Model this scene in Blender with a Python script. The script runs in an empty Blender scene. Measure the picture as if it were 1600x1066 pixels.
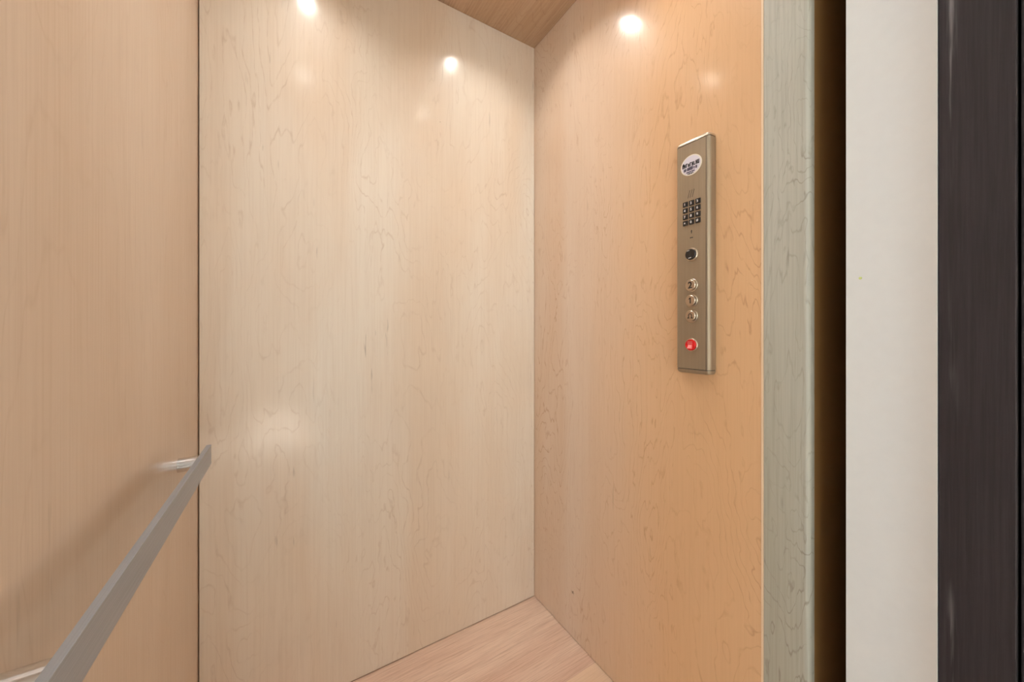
import bpy, bmesh, math, random
from mathutils import Vector, Matrix
random.seed(7)
scene = bpy.context.scene
PI = math.pi

# ---------------------------------------------------------------- camera
cam_d = bpy.data.cameras.new('camera'); cam = bpy.data.objects.new('camera', cam_d)
scene.collection.objects.link(cam); scene.camera = cam
cam.location = (-.309, -1.149, 1.034)
cam.rotation_euler = (math.radians(90), 0, math.radians(-31.57))
cam_d.sensor_width = 36; cam_d.lens = 36 * 564 / 1600
cam_d.shift_y = -17 / 1600
cam_d.clip_start = .01

# ---------------------------------------------------------------- world, daylight, exposure
world = bpy.data.worlds.new('sky'); scene.world = world; world.use_nodes = True
bg = world.node_tree.nodes['Background']
bg.inputs['Color'].default_value = (.86, .93, 1, 1); bg.inputs['Strength'].default_value = 12.5
vs = scene.view_settings
vs.view_transform = 'Standard'; vs.look = 'None'; vs.gamma = 1; vs.use_curve_mapping = False
vs.exposure = 0.0
sun_d = bpy.data.lights.new('sun', 'SUN'); sun = bpy.data.objects.new('sun', sun_d)
scene.collection.objects.link(sun); sun_d.energy = 230; sun_d.angle = math.radians(1)
sun_d.color = (1, .93, .82)
sun.rotation_euler = Vector((.98, .05, -1)).to_track_quat('-Z', 'Y').to_euler()
# the hall's window lets the sky in: a portal helps to sample it
WY0, WY1, WZ0, WZ1, WX = -4.45, -2.6, 1.10, 1.70, -1.75   # window in the hall's left wall
VY0, VY1, VZ0, VZ1, VX = -3.5, -1.9, .75, 2.3, 1.55       # unseen fill window, added in the hall's right wall
por_d = bpy.data.lights.new('window_portal', 'AREA'); por = bpy.data.objects.new('window_portal', por_d)
scene.collection.objects.link(por); por_d.shape = 'RECTANGLE'; por_d.size = WY1 - WY0; por_d.size_y = WZ1 - WZ0
por_d.cycles.is_portal = True
por.location = (WX - .03, (WY0 + WY1) / 2, (WZ0 + WZ1) / 2); por.rotation_euler = (math.radians(90), 0, math.radians(-90))
por2_d = por_d.copy(); por2 = bpy.data.objects.new('window_portal', por2_d); scene.collection.objects.link(por2)
por2_d.size = VY1 - VY0; por2_d.size_y = VZ1 - VZ0
por2.location = (VX + .03, (VY0 + VY1) / 2, (VZ0 + VZ1) / 2); por2.rotation_euler = (math.radians(90), 0, math.radians(90))
LENS_STRENGTH = 430

# ---------------------------------------------------------------- materials
def nt(name):
    m = bpy.data.materials.new(name); m.use_nodes = True
    t = m.node_tree; return m, t, t.nodes['Principled BSDF']
def setp(b, **k):
    for n, v in k.items(): b.inputs[n.replace('_', ' ')].default_value = v
def srgb(r, g, b):
    f = lambda c: (c / 255 / 12.92) if c / 255 <= .04045 else ((c / 255 + .055) / 1.055) ** 2.4
    return (f(r), f(g), f(b), 1)
class N:
    """tiny node-graph helper"""
    def __init__(s, t): s.t = t
    def new(s, kind, **kw):
        n = s.t.nodes.new(kind)
        for k, v in kw.items(): setattr(n, k, v)
        return n
    def val(s, sock, v):
        if hasattr(v, 'is_linked') or hasattr(v, 'links'): s.t.links.new(v, sock)
        else: sock.default_value = v
    def math(s, op, a, b=None, clamp=False):
        n = s.new('ShaderNodeMath', operation=op, use_clamp=clamp)
        s.val(n.inputs[0], a)
        if b is not None: s.val(n.inputs[1], b)
        return n.outputs[0]
    def mapping(s, vec, scale, loc=(0, 0, 0), rot=(0, 0, 0)):
        n = s.new('ShaderNodeMapping'); s.t.links.new(vec, n.inputs[0])
        n.inputs['Scale'].default_value = scale; n.inputs['Location'].default_value = loc
        n.inputs['Rotation'].default_value = rot
        return n.outputs[0]
    def noise(s, vec, scale=1, detail=2, rough=.5, dist=0):
        n = s.new('ShaderNodeTexNoise'); s.t.links.new(vec, n.inputs['Vector'])
        n.inputs['Scale'].default_value = scale; n.inputs['Detail'].default_value = detail
        n.inputs['Roughness'].default_value = rough; n.inputs['Distortion'].default_value = dist
        return n.outputs[0]
    def ramp(s, fac, a, b, c0=(0, 0, 0, 1), c1=(1, 1, 1, 1)):
        n = s.new('ShaderNodeValToRGB'); s.t.links.new(fac, n.inputs[0])
        n.color_ramp.elements[0].position = a; n.color_ramp.elements[1].position = b
        n.color_ramp.elements[0].color = c0; n.color_ramp.elements[1].color = c1
        return n.outputs[0]
    def mix(s, fac, a, b, mode='MIX'):
        n = s.new('ShaderNodeMix', data_type='RGBA', blend_type=mode)
        s.val(n.inputs[0], fac); s.val(n.inputs[6], a); s.val(n.inputs[7], b)
        return n.outputs[2]

def maple(name, pale, tan, line, seed, lines=.55, streak=.35, coat=.7, coat_rough=.15, grain='Z', freq=1.0,
          fleck=.5, blotch=1.0, marks=(), along=None):
    """lacquered maple veneer: soft colour drift, squiggly growth lines, fine fibres, small dark flecks"""
    m, t, b = nt(name); g = N(t)
    co = g.new('ShaderNodeTexCoord').outputs['Object']
    def sc(cross, alongg):
        return {'Z': (cross, cross, alongg), 'X': (alongg, cross, cross), 'Y': (cross, alongg, cross)}[grain]
    off = (seed * 3.7, seed * 1.9, seed * 2.3)
    drift = g.noise(g.mapping(co, sc(3.2 * blotch, .75 * blotch), off), 1, 3, .55, .6)
    leaf = g.noise(g.mapping(co, sc(9, .5), off), 1, 2, .5, .3)
    f = g.math('ADD', g.math('MULTIPLY', drift, .72), g.math('MULTIPLY', leaf, .28))
    col = g.mix(g.ramp(f, .36, .64), pale, tan)
    if along:                    # veneer tone deepens gradually towards one side of this panel
        axis, e0, e1, tone, amt = along
        sep = g.new('ShaderNodeSeparateXYZ'); t.links.new(co, sep.inputs[0])
        wob = g.math('MULTIPLY', g.math('SUBTRACT', drift, .5), .5)
        pos = g.math('ADD', sep.outputs[axis], wob)
        mr = g.new('ShaderNodeMapRange', interpolation_type='SMOOTHSTEP'); t.links.new(pos, mr.inputs[0])
        mr.inputs[1].default_value = e0; mr.inputs[2].default_value = e1
        col = g.mix(g.math('MULTIPLY', mr.outputs[0], amt), col, tone)
    # growth lines: contours of a stretched noise
    fld = g.noise(g.mapping(co, sc(4.2 * freq, 1.15 * freq), (seed, seed * 2, seed)), 1, 5, .46, .35)
    sw = g.math('ABSOLUTE', g.math('SINE', g.math('MULTIPLY', fld, 95)))
    ln = g.ramp(sw, 0, .30, (1, 1, 1, 1), (0, 0, 0, 1))
    msk = g.ramp(g.noise(g.mapping(co, sc(5, 1.6), (seed * 5, 1, 2)), 1, 2), .42, .62)
    broken = g.ramp(g.noise(co, 40, 2), .28, .6)
    lf = g.math('MULTIPLY', g.math('MULTIPLY', ln, g.math('ADD', g.math('MULTIPLY', msk, .8), .2)), g.math('MULTIPLY', broken, lines))
    col = g.mix(lf, col, line)
    # fibres
    fib = g.noise(g.mapping(co, sc(260, 5), off), 1, 3, .6)
    col = g.mix(g.math('MULTIPLY', g.ramp(fib, .42, .75), streak), col, line)
    # short dark flecks along the grain
    fl = g.noise(g.mapping(co, sc(95, 9), off), 1, 2, .5)
    flm = g.ramp(g.noise(g.mapping(co, sc(4, 1.5), (seed * 2, 8, 3)), 1, 2), .5, .66)
    col = g.mix(g.math('MULTIPLY', g.math('MULTIPLY', g.ramp(fl, .70, .78), flm), fleck), col,
                tuple(c * .45 for c in line[:3]) + (1,))
    for (px, py, pz, r) in marks:        # little scuffs with a place of their own
        d = g.new('ShaderNodeVectorMath', operation='DISTANCE'); t.links.new(co, d.inputs[0]); d.inputs[1].default_value = (px, py, pz)
        dn = g.math('ADD', g.math('DIVIDE', d.outputs['Value'], r * 4), g.math('MULTIPLY', g.noise(co, 420, 2), .55))
        col = g.mix(g.ramp(dn, .36, .42, (.8, .8, .8, 1), (0, 0, 0, 1)), col, (.12, .06, .03, 1))
    t.links.new(col, b.inputs['Base Color'])
    setp(b, Roughness=.42, Coat_Weight=coat, Coat_Roughness=coat_rough, Coat_IOR=1.5)
    b.inputs['Specular IOR Level'].default_value = .35
    bp = g.new('ShaderNodeBump'); bp.inputs['Strength'].default_value = .05; bp.inputs['Distance'].default_value = .0004
    t.links.new(fib, bp.inputs['Height']); t.links.new(bp.outputs[0], b.inputs['Normal'])
    return m

def plain(name, col, rough=.5, metal=0, noise=0, nscale=30, **kw):
    m, t, b = nt(name); g = N(t)
    setp(b, Roughness=rough, Metallic=metal, **kw)
    if noise:
        co = g.new('ShaderNodeTexCoord').outputs['Object']
        n = g.ramp(g.noise(co, nscale, 3), .3, .7)
        c2 = tuple(c * (1 - noise) for c in col[:3]) + (1,)
        t.links.new(g.mix(n, col, c2), b.inputs['Base Color'])
    else: b.inputs['Base Color'].default_value = col
    return m

def brushed(name, col, rough=.35, axis='Y', metal=1.0, amt=.12):
    m, t, b = nt(name); g = N(t)
    co = g.new('ShaderNodeTexCoord').outputs['Object']
    s = {'X': (4, 500, 500), 'Y': (500, 4, 500), 'Z': (500, 500, 4)}[axis]
    n = g.noise(g.mapping(co, s), 1, 3, .6)
    t.links.new(g.mix(g.ramp(n, .3, .7), col, tuple(c * (1 - amt) for c in col[:3]) + (1,)), b.inputs['Base Color'])
    t.links.new(g.math('ADD', g.math('MULTIPLY', n, .12), rough - .06), b.inputs['Roughness'])
    b.inputs['Metallic'].default_value = metal
    return m

def emit(name, col, strength):
    m, t, b = nt(name)
    setp(b, Roughness=.4); b.inputs['Base Color'].default_value = (.8, .8, .8, 1)
    b.inputs['Emission Color'].default_value = col; b.inputs['Emission Strength'].default_value = strength
    return m

M = {}
M['back'] = maple('maple_back_panel', srgb(233, 222, 206), srgb(226, 206, 183), srgb(184, 152, 122), 1.3, .4, .14,
                  marks=((.116, 0, 1.727, .0022),))
M['left'] = maple('maple_left_panel', srgb(217, 193, 168), srgb(207, 178, 149), srgb(176, 138, 104), 4.1, .22, .22, freq=.6, fleck=.2)
M['right'] = maple('maple_right_panel', srgb(226, 208, 190), srgb(218, 190, 163), srgb(178, 130, 92), 7.7, .6, .12, freq=1.25,
                   along=(1, -.16, -.68, srgb(219, 173, 126), .88), marks=((.498, -.223, .153, .010),))
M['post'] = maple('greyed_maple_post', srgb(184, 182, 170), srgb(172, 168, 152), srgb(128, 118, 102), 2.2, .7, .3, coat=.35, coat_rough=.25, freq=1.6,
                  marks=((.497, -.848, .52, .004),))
M['ceil'] = maple('maple_ceiling_panel', srgb(200, 170, 142), srgb(186, 154, 124), srgb(140, 104, 76), 9.4, .3, .4, grain='Y', coat=.3, coat_rough=.25)
M['edge'] = plain('pale_edge_banding', srgb(232, 204, 172), .5)
M['dark_gap'] = plain('dark_backing_board', (.03, .024, .018, 1), .9, noise=.2)
M['brown_board'] = plain('brown_shaft_board', srgb(158, 116, 64), .7, noise=.06, nscale=5)
M['shaft'] = plain('shaft_block_wall', (.10, .09, .08, 1), .9, noise=.3, nscale=8)
M['white_paint'] = plain('white_wall_paint', srgb(226, 226, 224), .38, noise=.02, nscale=60)
M['tile'] = plain('pale_hall_tile', srgb(214, 212, 208), .5, noise=.05, nscale=3)
M['hall_paint'] = plain('hall_wall_paint', srgb(222, 219, 212), .6, noise=.03, nscale=20)
M['alu'] = brushed('brushed_aluminium', (.38, .40, .43, 1), .38, 'Y', metal=.4)
M['chrome'] = plain('polished_steel', (.72, .73, .74, 1), .12, 1, noise=.04)
M['nickel'] = brushed('brushed_bronze_steel', srgb(166, 150, 128), .50, 'Z', metal=.72, amt=.12)
M['nickel_light'] = plain('satin_button_steel', srgb(205, 190, 172), .28, 1, noise=.05)
M['groove'] = plain('dark_groove', (.03, .025, .02, 1), .6)
M['black'] = plain('black_plastic', (.012, .010, .010, 1), .3, noise=.2)
M['print'] = plain('black_print', (.015, .012, .012, 1), .6)
M['white_print'] = plain('white_print', (.75, .75, .75, 1), .5)
M['sticker'] = plain('white_sticker', srgb(222, 214, 222), .4, noise=.03)
M['sticker_rim'] = plain('cream_sticker_rim', srgb(236, 226, 208), .4)
M['grey_print'] = plain('grey_violet_print', srgb(92, 82, 100), .6)
M['red'] = plain('red_plastic', (.62, .008, .01, 1), .25, noise=.1)
M['pink_print'] = plain('pale_red_print', (.9, .25, .24, 1), .4)
M['trim_white'] = plain('white_lamp_trim', (.8, .8, .78, 1), .4)
M['can'] = plain('lamp_reflector', (.55, .54, .5, 1), .35, 1)
M['lens'] = emit('lit_lamp_lens', (1, .975, .94, 1), LENS_STRENGTH)
M['yellow'] = plain('yellow_speck', srgb(205, 214, 130), .6)

def dark_frame_mat():
    m, t, b = nt('dark_stained_wood'); g = N(t)
    co = g.new('ShaderNodeTexCoord').outputs['Object']
    f = g.noise(g.mapping(co, (350, 350, 9)), 1, 3, .6)
    col = g.mix(g.ramp(f, .35, .72), srgb(34, 27, 28), srgb(46, 38, 40))
    # rubbed pale wear along the edge
    w = g.noise(g.mapping(co, (160, 160, 5), (3, 1, 0)), 1, 3, .6)
    sep = g.new('ShaderNodeSeparateXYZ'); t.links.new(co, sep.inputs[0])
    d = g.math('ABSOLUTE', g.math('ADD', sep.outputs[1], 1.039))
    near = g.ramp(d, 0, .006, (1, 1, 1, 1), (0, 0, 0, 1))
    seg = g.ramp(g.noise(g.mapping(co, (1, 1, 2.2)), 1, 2), .48, .62)
    col = g.mix(g.math('MULTIPLY', g.math('MULTIPLY', near, seg), g.ramp(w, .5, .68)), col, srgb(116, 110, 110))
    t.links.new(col, b.inputs['Base Color']); setp(b, Roughness=.6)
    b.inputs['Specular IOR Level'].default_value = .3
    bp = g.new('ShaderNodeBump'); bp.inputs['Strength'].default_value = .3; bp.inputs['Distance'].default_value = .0005
    t.links.new(f, bp.inputs['Height']); t.links.new(bp.outputs[0], b.inputs['Normal'])
    return m
M['dark_wood'] = dark_frame_mat()

def floor_mat(name, dim=1.0):
    m, t, b = nt(name); g = N(t)
    co = g.new('ShaderNodeTexCoord').outputs['Object']
    sep = g.new('ShaderNodeSeparateXYZ'); t.links.new(co, sep.inputs[0])
    # boards run along X, 180 mm wide, joins at Y = -.328 +- k * .18
    yy = g.math('DIVIDE', g.math('ADD', sep.outputs[1], .328 + 3.6), .18)
    idx = g.math('FLOOR', yy); fr = g.math('FRACT', yy)
    wn = g.new('ShaderNodeTexWhiteNoise', noise_dimensions='1D'); t.links.new(g.math('ADD', idx, 4.0), wn.inputs['W'])
    tone = wn.outputs['Value']
    cmb = g.new('ShaderNodeCombineXYZ'); t.links.new(sep.outputs[0], cmb.inputs[0]); t.links.new(sep.outputs[1], cmb.inputs[1])
    t.links.new(g.math('MULTIPLY', idx, .37), cmb.inputs[2])
    v = cmb.outputs[0]
    low = g.noise(g.mapping(v, (1.5, 14, 3)), 1, 3, .5)
    col = g.mix(g.ramp(low, .35, .65), srgb(230, 202, 180), srgb(214, 178, 156))
    fib = g.noise(g.mapping(v, (8, 300, 3)), 1, 4, .7)
    col = g.mix(g.math('MULTIPLY', g.ramp(fib, .45, .72), .5), col, srgb(160, 112, 84))
    por_ = g.noise(g.mapping(v, (14, 420, 3), (5, 5, 5)), 1, 2, .5)
    col = g.mix(g.math('MULTIPLY', g.ramp(por_, .62, .7), .45), col, srgb(240, 214, 190))
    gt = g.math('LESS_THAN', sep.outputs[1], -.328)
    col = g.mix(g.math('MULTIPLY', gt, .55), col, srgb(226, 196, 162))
    seam = g.math('LESS_THAN', fr, .004)
    col = g.mix(g.math('MULTIPLY', seam, .35), col, srgb(120, 84, 60))
    t.links.new(col, b.inputs['Base Color']); setp(b, Roughness=.45)
    bp = g.new('ShaderNodeBump'); bp.inputs['Strength'].default_value = .15; bp.inputs['Distance'].default_value = .0006
    t.links.new(fib, bp.inputs['Height']); t.links.new(bp.outputs[0], b.inputs['Normal'])
    return m
M['floor'] = floor_mat('oak_plank_floor')

# ---------------------------------------------------------------- mesh helpers
def link(name, bm, mat, parent=None, smooth=False, bevel=0, segs=3):
    me = bpy.data.meshes.new(name); bmesh.ops.recalc_face_normals(bm, faces=bm.faces); bm.to_mesh(me); bm.free()
    me.materials.append(mat)
    o = bpy.data.objects.new(name, me); scene.collection.objects.link(o)
    if smooth:
        for p in me.polygons: p.use_smooth = True
        if hasattr(me, 'set_sharp_from_angle'): me.set_sharp_from_angle(angle=math.radians(35))
    if bevel:
        md = o.modifiers.new('bevel', 'BEVEL'); md.width = bevel; md.segments = segs; md.limit_method = 'ANGLE'
    if parent:
        o.parent = parent; o.location = -Vector(parent.location)   # meshes are written in world metres
    return o
def box(bm, x0, x1, y0, y1, z0, z1):
    r = bmesh.ops.create_cube(bm, size=1)
    for v in r['verts']:
        v.co = Vector(((x0 + x1) / 2 + v.co.x * (x1 - x0), (y0 + y1) / 2 + v.co.y * (y1 - y0), (z0 + z1) / 2 + v.co.z * (z1 - z0)))
def bx(*a):
    bm = bmesh.new(); box(bm, *a); return bm
def lathe_x(bm, cy, cz, prof, n=40, ry=1, rz=1):
    """revolve (radius, x) pairs about an axis along X"""
    rings = []
    for r, x in prof:
        if r < 1e-6: rings.append([bm.verts.new((x, cy, cz))])
        else: rings.append([bm.verts.new((x, cy + ry * r * math.cos(2 * PI * k / n), cz + rz * r * math.sin(2 * PI * k / n))) for k in range(n)])
    for a, b in zip(rings, rings[1:]):
        for k in range(n):
            k2 = (k + 1) % n
            if len(a) == 1: bm.faces.new((a[0], b[k], b[k2]))
            elif len(b) == 1: bm.faces.new((a[k], a[k2], b[0]))
            else: bm.faces.new((a[k], a[k2], b[k2], b[k]))
    for r in (rings[0], rings[-1]):
        if len(r) > 1: bm.faces.new(r)
def prism_z(bm, pts, z0, z1):
    a = [bm.verts.new((x, y, z0)) for x, y in pts]; b = [bm.verts.new((x, y, z1)) for x, y in pts]
    n = len(pts)
    for k in range(n): bm.faces.new((a[k], a[(k + 1) % n], b[(k + 1) % n], b[k]))
    bm.faces.new(a); bm.faces.new(b)
def structure(name, bm, mat, label=None, **kw):
    o = link(name, bm, mat, **kw); o['kind'] = 'structure'
    if label: o['label'] = label
    return o
def tag(o, label, cat, group=None):
    o['label'] = label; o['category'] = cat
    if group: o['group'] = group
def empty(name, loc):
    o = bpy.data.objects.new(name, None); scene.collection.objects.link(o); o.location = loc; o.empty_display_size = .05
    return o

H = 2.13            # cab height
# ---------------------------------------------------------------- the cab
structure('wall_back', bx(-.4980, .4981, 0, .02, .003, H - .0015), M['back'], 'pale maple veneer panel at the back of the lift cab', bevel=.0006)
structure('wall_left', bx(-.52, -.5, -.868, .018, .002, H - .0015), M['left'], 'tan maple veneer panel behind the handrail', bevel=.0006)
structure('wall_right', bx(.4995, .52, -.7925, .018, .002, H - .0015), M['right'], 'honey maple veneer panel carrying the button panel', bevel=.0006)
structure('trim_1', bx(.4985, .52, -.7965, -.7927, .002, H - .0015), M['edge'], 'pale edge strip between right panel and grey post')
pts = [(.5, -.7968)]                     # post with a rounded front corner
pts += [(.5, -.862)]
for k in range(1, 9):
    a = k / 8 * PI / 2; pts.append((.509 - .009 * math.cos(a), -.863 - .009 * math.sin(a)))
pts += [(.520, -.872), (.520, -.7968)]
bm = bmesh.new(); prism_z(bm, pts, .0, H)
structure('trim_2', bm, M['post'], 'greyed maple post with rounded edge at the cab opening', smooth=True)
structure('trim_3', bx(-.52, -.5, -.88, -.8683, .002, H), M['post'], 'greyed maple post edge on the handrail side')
# dark backing behind the panel joints
bm = bmesh.new()
box(bm, -.56, .56, .022, .04, 0, H + .02); box(bm, -.56, -.524, -.86, .022, 0, H + .02); box(bm, .524, .55, -.80, .022, 0, H + .02)
structure('wall_shell', bm, M['dark_gap'], 'dark backing seen only in the joints between panels')
structure('floor_cab', bx(-.52, .52, -.88, .02, -.03, 0), M['floor'], 'wood plank floor of the lift cab')
LX = ((-.26, -.26), (.26, -.26), (-.26, -.64), (.26, -.64)); RC = .037
bm = bmesh.new()
for (lx, ly) in LX:
    x0, x1 = (-.52, 0) if lx < 0 else (0, .52); y0, y1 = (-.45, .02) if ly > -.45 else (-.88, -.45)
    angs = [2 * PI * k / 48 for k in range(48)] + [math.atan2(cy - ly, cx - lx) % (2 * PI) for cx in (x0, x1) for cy in (y0, y1)]
    angs = sorted(set(angs)); ci, co_ = [], []
    for a in angs:
        c, s = math.cos(a), math.sin(a)
        tx = ((x1 if c > 0 else x0) - lx) / c if abs(c) > 1e-9 else 1e9
        ty = ((y1 if s > 0 else y0) - ly) / s if abs(s) > 1e-9 else 1e9
        k = min(tx, ty); ci.append((lx + RC * c, ly + RC * s)); co_.append((lx + k * c, ly + k * s))
    n = len(angs)
    lo_i = [bm.verts.new((x, y, H)) for x, y in ci]; lo_o = [bm.verts.new((x, y, H)) for x, y in co_]
    hi_i = [bm.verts.new((x, y, H + .02)) for x, y in ci]; hi_o = [bm.verts.new((x, y, H + .02)) for x, y in co_]
    for k in range(n):
        j = (k + 1) % n
        bm.faces.new((lo_i[k], lo_i[j], lo_o[j], lo_o[k])); bm.faces.new((hi_i[k], hi_o[k], hi_o[j], hi_i[j])); bm.faces.new((lo_i[k], hi_i[k], hi_i[j], lo_i[j]))
bmesh.ops.remove_doubles(bm, verts=bm.verts, dist=1e-5)
structure('ceiling', bm, M['ceil'], 'brown maple ceiling panel of the lift cab')

# recessed downlights (seen in the photo as reflections in the lacquer)
def lathe_z(bm, cx, cy, prof, n=40):
    rings = []
    for r, z in prof:
        if r < 1e-6: rings.append([bm.verts.new((cx, cy, z))])
        else: rings.append([bm.verts.new((cx + r * math.cos(2 * PI * k / n), cy + r * math.sin(2 * PI * k / n), z)) for k in range(n)])
    for a, b in zip(rings, rings[1:]):
        for k in range(n):
            k2 = (k + 1) % n
            if len(b) == 1: bm.faces.new((a[k], a[k2], b[0]))
            else: bm.faces.new((a[k], a[k2], b[k2], b[k]))
CAN_D = .0342
dl = empty('recessed_downlight', (LX[0][0], LX[0][1], H))
x, y = LX[0]
bm = bmesh.new(); lathe_z(bm, x, y, [(RC - .002, H + .002), (RC - .001, H - .003), (RC + .006, H - .003), (RC + .009, H - .0002)]); link('trim_ring', bm, M['trim_white'], dl, smooth=True)
bm = bmesh.new(); lathe_z(bm, x, y, [(RC - .001, H + .0), (RC - .004, H + CAN_D + .006), (0, H + CAN_D + .006)]); link('reflector_can', bm, M['can'], dl, smooth=True)
bm = bmesh.new(); lathe_z(bm, x, y, [(.027, H + CAN_D + .004), (.026, H + CAN_D), (0, H + CAN_D - .003)]); link('lamp_lens', bm, M['lens'], dl, smooth=True)
lab = ['downlight in back left corner of cab ceiling, mirrored brightly in back wall near upper left',
       'downlight in back right corner of cab ceiling, mirrored in both the back and right walls',
       'downlight in front left corner of cab ceiling, mirrored faintly in back wall',
       'downlight in front right corner of cab ceiling, its faint mirror spot near back wall middle']
for i, (lx, ly) in enumerate(LX):
    if i == 0: r = dl
    else:
        r = dl.copy(); scene.collection.objects.link(r); r.location = (lx, ly, H)
        for ch in list(dl.children):
            c = ch.copy(); scene.collection.objects.link(c); c.parent = r
    tag(r, lab[i], 'ceiling light', 'recessed downlights in the cab ceiling')

# ---------------------------------------------------------------- hoistway, landing and hall
bm = bmesh.new()
box(bm, -.80, .80, .10, .14, -.3, 2.6); box(bm, -.84, -.80, -.9222, .14, -.3, 2.6); box(bm, .80, .84, -.9222, .14, -.3, 2.6)
box(bm, -.84, .84, -1.02, .14, 2.6, 2.64); box(bm, -.84, .84, -1.02, .14, -.34, -.3); box(bm, -.84, .84, -1.02, -.9224, 2.54, 2.6); box(bm, -.84, .84, -1.02, -.9224, -.3, -.03)
structure('wall_shaft', bm, M['shaft'], 'dark hoistway walls around the cab')
structure('trim_4', bx(.5204, .798, -.866, -.852, -.3, 2.6), M['brown_board'], 'brown board seen in the gap between cab post and white wall')

JZ = 2.22
J = [(.5, -.9224), (.5, -.968), (.4995, -.980), (.498, -.992), (.4955, -1.003), (.4925, -1.012), (.489, -1.0198), (.485, -1.0268)]
pts = J + [(.62, -1.0268), (.62, -.985), (.80, -.985), (.80, -.9224)]
bm = bmesh.new(); prism_z(bm, [(.5, -.9224), (.5, -.968)] + J[2:] + [(1.55, -1.0268), (1.55, -.9224)], 0, 2.5)
structure('wall_front_right', bm, M['white_paint'], 'white painted wall jamb beside the cab opening', smooth=True)
structure('wall_front_left', bx(-1.75, -.5, -1.0268, -.9224, 0, 2.5), M['white_paint'])
structure('wall_front_top', bx(-.5, .5, -1.0268, -.9224, JZ, 2.5), M['white_paint'])
bm = bmesh.new(); box(bm, .487, .60, -1.0932, -1.0272, 0, 2.2)
structure('trim_5', bm, M['dark_wood'], 'dark stained wood door frame at the right edge', bevel=.0012)
structure('trim_6', bx(-.60, -.5, -1.0932, -1.0272, 0, 2.2), M['dark_wood'], 'dark stained wood door frame on the handrail side', bevel=.0012)
structure('trim_7', bx(-.60, .60, -1.0932, -1.0272, 2.2003, 2.28), M['dark_wood'], 'dark door frame head', bevel=.0012)
structure('door_1', bx(.500, .5296, -1.93, -1.0962, .008, 2.19), M['dark_wood'], 'dark stained landing door standing open at the right')
structure('leak_blocker', bx(.530, .600, -1.115, -1.0934, 0, 2.2), M['dark_wood'], 'added dark strip blocking stray light behind the hinge side of the landing door')  # unseen strip added to stop hall light leaking past the door hinge
# hall room
structure('floor_hall', bx(-1.75, 1.55, -4.7, -.9224, -.03, 0), M['tile'], 'pale floor of the hall in front of the lift')
structure('ceiling_hall', bx(-1.75, 1.55, -4.7, -.9224, 2.5, 2.54), M['hall_paint'])
bm = bmesh.new()
box(bm, VX, 1.59, -4.7, VY0, 0, 2.5); box(bm, VX, 1.59, VY1, -.9224, 0, 2.5); box(bm, VX, 1.59, VY0, VY1, VZ1, 2.5); box(bm, VX, 1.59, VY0, VY1, 0, VZ0)
structure('wall_hall_right', bm, M['hall_paint'])
bm = bmesh.new(); ym = (VY0 + VY1) / 2
for (a, b) in ((VY0, VY0 + .05), (ym - .025, ym + .025), (VY1 - .05, VY1)): box(bm, 1.555, 1.585, a, b, VZ0, VZ1)
box(bm, 1.555, 1.585, VY0, VY1, VZ0, VZ0 + .05); box(bm, 1.555, 1.585, VY0, VY1, VZ1 - .05, VZ1)
structure('fill_window', bm, M['trim_white'])  # out of view, added so sky light fills the cab from the right
structure('wall_hall_back', bx(-1.79, 1.59, -4.7, -4.6, 0, 2.5), M['hall_paint'])
bm = bmesh.new()
box(bm, -1.79, WX, -4.7, WY0, 0, 2.5); box(bm, -1.79, WX, WY1, -.9224, 0, 2.5); box(bm, -1.79, WX, WY0, WY1, WZ1, 2.5); box(bm, -1.79, WX, WY0, WY1, 0, WZ0)
structure('wall_hall_left', bm, M['hall_paint'])
bm = bmesh.new(); ym = (WY0 + WY1) / 2
for (a, b) in ((WY0, WY0 + .05), (ym - .025, ym + .025), (WY1 - .05, WY1)): box(bm, -1.785, -1.755, a, b, WZ0, WZ1)
box(bm, -1.785, -1.755, WY0, WY1, WZ0, WZ0 + .05); box(bm, -1.785, -1.755, WY0, WY1, WZ1 - .05, WZ1)
structure('window_1', bm, M['trim_white'], 'white framed window in the hall wall behind the camera')

# ---------------------------------------------------------------- handrail
RZ = .763
hr = empty('handrail', (-.5, -.45, RZ)); tag(hr, 'flat brushed metal handrail on round standoffs along the left wall', 'handrail')
b_ = link('rail_bar', bx(-.4642, -.4558, -.815, -.132, RZ - .0208, RZ + .0208), M['alu'], hr, bevel=.0005)
for yy in (-.184, -.722):
    bm = bmesh.new(); lathe_x(bm, yy, RZ, [(0.0139, -.4998), (.0139, -.4642)], 48)
    link('standoff', bm, M['chrome'], hr, smooth=True)

# ---------------------------------------------------------------- button panel
cy_, FX = -.6609, .475
cop = empty('elevator_button_panel', (.5, cy_, .935)); tag(cop, 'tall brushed metal lift control panel with keypad and red knob on right wall', 'control panel')
Y0, Y1 = -.7015, -.6210
def prof(inset=0.0):
    y0, y1, fx = Y0 + inset, Y1 - inset, FX + inset
    p = [(.4993, y0)]
    for k in range(0, 7):
        a = k / 6 * PI / 2; p.append((fx + .010 - .010 * math.sin(a), y0 + .0075 - .0075 * math.cos(a)))
    for k in range(0, 7):
        a = k / 6 * PI / 2; p.append((fx + .007 - .007 * math.cos(a), y1 - .005 + .005 * math.sin(a)))
    p.append((.4993, y1)); return p
bm = bmesh.new(); prism_z(bm, prof(), .9452, 1.4638); link('face_body', bm, M['nickel'], cop, smooth=True)
bm = bmesh.new(); prism_z(bm, prof(.0012), .942, 1.467); o = link('shadow_gap', bm, M['groove'], cop); o['label'] = 'dark groove between body and end caps'
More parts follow.
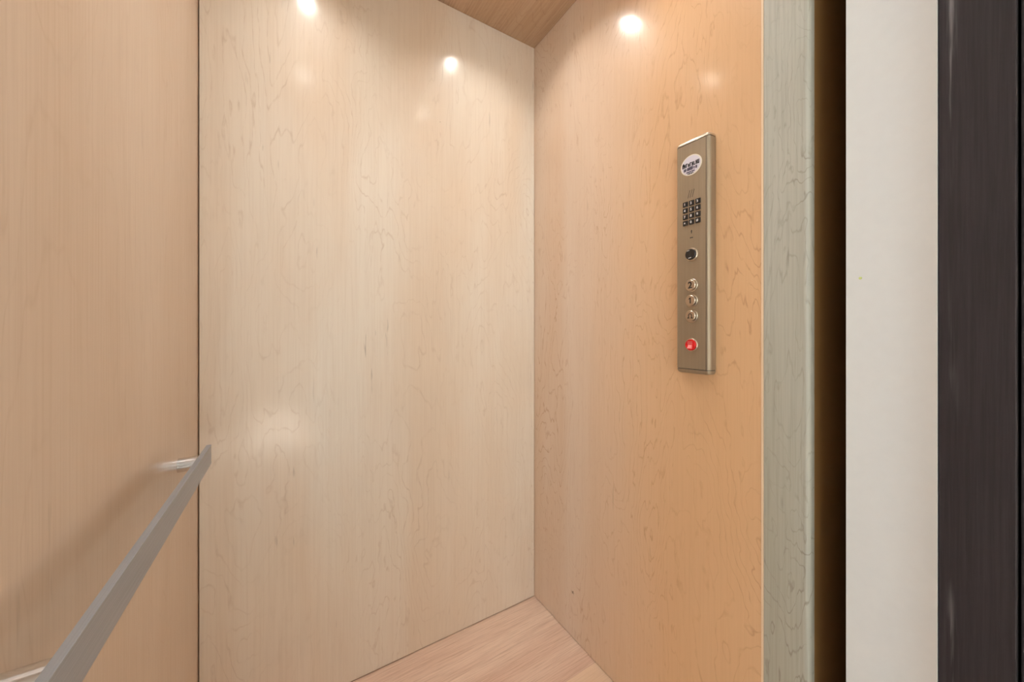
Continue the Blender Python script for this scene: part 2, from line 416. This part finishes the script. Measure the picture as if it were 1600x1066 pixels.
def cap(z0, z1, up):
    bm = bmesh.new(); n = 5; rings = []
    r = abs(z1 - z0)
    for k in range(n + 1):
        a = k / n * PI / 2; ins = .006 * (1 - math.cos(a)); z = z0 + (z1 - z0) * math.sin(a)
        rings.append([bm.verts.new((x, y, z)) for x, y in prof(ins)])
    for a, b in zip(rings, rings[1:]):
        m_ = len(a)
        for k in range(m_): bm.faces.new((a[k], a[(k + 1) % m_], b[(k + 1) % m_], b[k]))
    bm.faces.new(rings[0]); bm.faces.new(rings[-1]); return bm
link('end_cap', cap(1.4655, 1.4745, 1), M['nickel_light'], cop, smooth=True)
link('end_cap', cap(.9436, .9345, -1), M['nickel'], cop, smooth=True)
link('edge_groove', bx(FX - .0002, FX + .001, -.6938, -.6929, .9455, 1.4635), M['groove'], cop)

def flat(shapes, x, th=.0004):
    """polygons given in (right, up) metres round a centre, as thin raised print facing -X"""
    bm = bmesh.new()
    for c, poly in shapes:
        a = [bm.verts.new((x, c[0] - p[0], c[1] + p[1])) for p in poly]; b = [bm.verts.new((x - th, c[0] - p[0], c[1] + p[1])) for p in poly]
        n = len(a)
        for k in range(n): bm.faces.new((a[k], a[(k + 1) % n], b[(k + 1) % n], b[k]))
        bm.faces.new(a); bm.faces.new(b)
    return bm
def text(name, s, x, y, z, size, mat, parent, bold=0.0, sx=1.0):
    cu = bpy.data.curves.new(name, 'FONT'); cu.body = s; cu.size = size; cu.align_x = 'CENTER'; cu.align_y = 'CENTER'
    cu.extrude = .00012; cu.offset = bold
    o = bpy.data.objects.new('tmp', cu); scene.collection.objects.link(o)
    dg = bpy.context.evaluated_depsgraph_get(); me = bpy.data.meshes.new_from_object(o.evaluated_get(dg))
    bpy.data.objects.remove(o)
    xs = [v.co.x for v in me.vertices]; ys = [v.co.y for v in me.vertices]
    mx, my = (min(xs) + max(xs)) / 2, (min(ys) + max(ys)) / 2
    me.transform(Matrix(((0, 0, -1, x), (-sx, 0, 0, y + sx * mx), (0, 1, 0, z - my), (0, 0, 0, 1))))
    me.materials.clear(); me.materials.append(mat)
    t = bpy.data.objects.new(name, me); scene.collection.objects.link(t); t.parent = parent
    # world metres -> local to the thing
    root = parent
    while root.parent: root = root.parent
    t.location = -Vector(root.location) if parent is root else (0, 0, 0)
    return t
def sub(name, bm, mat, parent, **kw):
    """sub-part: parent mesh already carries the offset"""
    o = link(name, bm, mat, None, **kw); o.parent = parent; return o

# oval sticker
SY, SZ = -.6588, 1.4127
bm = bmesh.new(); lathe_x(bm, SY, SZ, [(1, FX - .0001), (1, FX - .0009), (.93, FX - .0011)], 56, .0255, .0232)
st = link('oval_sticker', bm, M['sticker_rim'], cop)
bm = bmesh.new(); lathe_x(bm, SY, SZ, [(.9, FX - .0010), (.9, FX - .0013)], 56, .0255, .0232); sub('sticker_face', bm, M['sticker'], st)
rnd = random.Random(3)
def glyph_row(z, x0, x1, h, n, thick):
    out = []; w = (x1 - x0) / n
    for k in range(n):
        xa = x0 + k * w; hh = h * rnd.uniform(.8, 1.1); c = (SY, SZ)
        kind = rnd.randrange(3); tw = w * .34 * thick
        out.append((c, [(xa, z), (xa + tw, z), (xa + tw, z + hh), (xa, z + hh)]))
        if kind != 0: out.append((c, [(xa + w * .5, z), (xa + w * .5 + tw, z), (xa + w * .5 + tw, z + hh), (xa + w * .5, z + hh)]))
        yb = z + hh * rnd.choice((0, .4, .8)); out.append((c, [(xa, yb), (xa + w * .8, yb), (xa + w * .8, yb + hh * .22), (xa, yb + hh * .22)]))
    return out
sub('sticker_lettering', flat(glyph_row(-.0025, -.0212, .0205, .0092, 9, 1.0), FX - .0013), M['print'], st)
sub('sticker_lettering', flat(glyph_row(-.0112, -.0175, .0150, .0074, 8, 1.2), FX - .0013), M['grey_print'], st)
sub('sticker_lettering', flat(glyph_row(-.0162, -.011, .009, .0028, 8, 1.2), FX - .0013), M['grey_print'], st)
sub('sticker_lettering', flat(glyph_row(-.0200, -.008, .0065, .0024, 6, 1.5), FX - .0013), M['print'], st)
sub('sticker_mark', flat([((SY, SZ), [(-.0205, .002), (-.0165, .0015), (-.0165, .0075), (-.0185, .0088), (-.0205, .0070)])], FX - .0013), M['print'], st)

# three slanted slots
o = link('speaker_slots', flat([((-.6588 - d, 1.3475), [(-.0035, -.0085), (-.0026, -.0085), (.0024, .0085), (.0015, .0085)]) for d in (-.0052, 0, .0052)], FX, .0003), M['groove'], cop)
o['label'] = 'three thin slanted dark slots'
# keypad
names = '123456789*0#'
for i, ch in enumerate(names):
    ky = (-.6448, -.6600, -.6752)[i % 3]; kz = 1.3257 - (i // 3) * .01455
    k = link('keypad_key', bx(FX - .0022, FX + .001, ky - .0058, ky + .0058, kz - .0056, kz + .0056), M['black'], cop, bevel=.0006)
    k['label'] = 'black square keypad key marked ' + {'*': 'star', '#': 'hash'}.get(ch, ch)
    text('key_digit', ch, FX - .0024, ky + .0008, kz, .0078, M['white_print'], k, .0002)
# little engraved marks under the keypad
link('keypad_symbol', flat([((-.6593, 1.2600), [(-.0009, -.004), (.0009, -.004), (.0009, -.0005), (.0016, .0015), (0, .004), (-.0016, .0015), (-.0009, -.0005)])], FX, .0003), M['print'], cop)
link('keypad_symbol', flat([((-.6593, 1.2462), [(-.0035, -.0012), (-.001, -.0012), (0, .0002), (.001, -.0012), (.0035, -.0012), (.0035, .0012), (-.0035, .0012)])], FX, .0003), M['print'], cop)
# key switch
KZ = 1.2073
bm = bmesh.new(); lathe_x(bm, cy_ + .0012, KZ, [(.0150, FX + .001), (.0150, FX - .0015), (.0138, FX - .0030), (.0122, FX - .0030), (.0122, FX)], 44)
ks = link('key_switch_ring', bm, M['nickel_light'], cop, smooth=True)
bm = bmesh.new(); lathe_x(bm, cy_ + .0012, KZ, [(.0124, FX), (.0124, FX - .0052), (.0112, FX - .0064), (.0, FX - .0064)], 44)
kc = link('key_switch', bm, M['black'], cop, smooth=True); kc['label'] = 'round black key switch'
sub('key_slot', bx(FX - .0067, FX - .0060, cy_ - .0002, cy_ + .0026, KZ - .0045, KZ + .0045), M['groove'], kc)
sub('switch_marking', flat([((cy_ + .0012, KZ), [(-.004, -.0095), (.0028, -.0085), (.0028, -.0068), (-.004, -.0078)]), ((cy_ + .0012, KZ), [(-.0075, .0074), (-.0015, .0085), (-.0015, .0095), (-.0070, .0088)])], FX - .0064, .0003), M['white_print'], kc)
# floor and alarm buttons
def button(z, label):
    bm = bmesh.new(); lathe_x(bm, cy_ + .0008, z, [(.0148, FX + .001), (.0148, FX - .0018), (.0140, FX - .0026), (.0126, FX - .0026), (.0126, FX - .0008)], 44)
    r = link('button_ring', bm, M['nickel_light'], cop, smooth=True)
    bm = bmesh.new(); lathe_x(bm, cy_ + .0008, z, [(.0120, FX - .0004), (.0120, FX - .0060), (.0110, FX - .0068), (0, FX - .0068)], 44)
    f = link('button', bm, M['nickel_light'], cop, smooth=True); f['label'] = label
    # fine dotted braille-like rim
    return f
f = button(1.1368, 'round metal button marked 2'); text('numeral', '2', FX - .0070, cy_ + .0008, 1.1368, .0205, M['print'], f, .0006)
f = button(1.1016, 'round metal button marked 1'); sub('numeral', flat([((cy_ + .0008, 1.1016), [(-.0009, -.0066), (.0017, -.0066), (.0017, .0068), (-.0002, .0068), (-.0036, .0042), (-.0036, .0020), (-.0009, .0036)])], FX - .0068, .0003), M['print'], f)
f = button(1.0663, 'round metal button with a bell symbol')
def bell():
    outer = [(-.0068, -.0058), (-.0068, -.0040), (-.0048, -.0030), (-.0046, .0010)] + [(.0046 * math.cos(a), .0012 + .0048 * math.sin(a)) for a in [PI - k * PI / 10 for k in range(1, 10)]] + [(.0046, .0010), (.0048, -.0030), (.0068, -.0040), (.0068, -.0058)]
    inner = [(-.0016, -.0058), (-.0016, -.0042), (-.0030, -.0030), (-.0028, .0010)] + [(.0028 * math.cos(a), .0012 + .0030 * math.sin(a)) for a in [PI - k * PI / 10 for k in range(1, 10)]] + [(.0028, .0010), (.0030, -.0030), (.0016, -.0042), (.0016, -.0058)]
    c = (cy_ + .0008, 1.0663)
    return [(c, [outer[k], outer[k + 1], inner[k + 1], inner[k]]) for k in range(len(outer) - 1)]
sub('bell_symbol', flat(bell(), FX - .0068, .0003), M['print'], f)
# red stop knob
TZ = 1.0002
bm = bmesh.new(); lathe_x(bm, cy_ + .0012, TZ, [(.0148, FX + .001), (.0148, FX - .0016), (.0140, FX - .0026), (.0128, FX - .0026), (.0128, FX)], 44)
link('stop_knob_ring', bm, M['nickel_light'], cop, smooth=True)
bm = bmesh.new(); lathe_x(bm, cy_ + .0012, TZ, [(.0126, FX), (.0126, FX - .0050), (.0115, FX - .0066), (0, FX - .0070)], 44)
sk = link('stop_knob', bm, M['red'], cop, smooth=True); sk['label'] = 'round red knob with a raised grip'
bm = bmesh.new()       # raised grip, a wedge that grows toward the bottom
g0 = [(FX - .0068, -.0048, .0010), (FX - .0068, .0048, .0010), (FX - .0068, .0048, -.0085), (FX - .0068, -.0048, -.0085)]
g1 = [(FX - .0074, -.0040, -.0010), (FX - .0074, .0040, -.0010), (FX - .0120, .0040, -.0075), (FX - .0120, -.0040, -.0075)]
va = [bm.verts.new((x_, cy_ + .0012 + y_, TZ + z_)) for x_, y_, z_ in g0]; vb = [bm.verts.new((x_, cy_ + .0012 + y_, TZ + z_)) for x_, y_, z_ in g1]
for k in range(4): bm.faces.new((va[k], va[(k + 1) % 4], vb[(k + 1) % 4], vb[k]))
bm.faces.new(va); bm.faces.new(vb); sub('knob_grip', bm, M['pink_print'], sk)
sub('knob_marking', flat([((cy_ + .0012, TZ + dz), [(-.0055 + a, 0), (-.0055 + a + w, 0), (-.0055 + a + w, .0016), (-.0055 + a, .0016)]) for dz in (.0062, .0028) for a, w in ((0, .0022), (.003, .0024), (.0062, .0022), (.0092, .0018))], FX - .0069, .0003), M['pink_print'], sk)

# tiny yellow-green speck on the white jamb
bm = bmesh.new(); lathe_x(bm, -.9405, 1.1206, [(.0022, .5), (.0018, .4992), (0, .499)], 14)
tag(link('jamb_speck', bm, M['yellow']), 'tiny yellow green speck on the white jamb', 'speck')
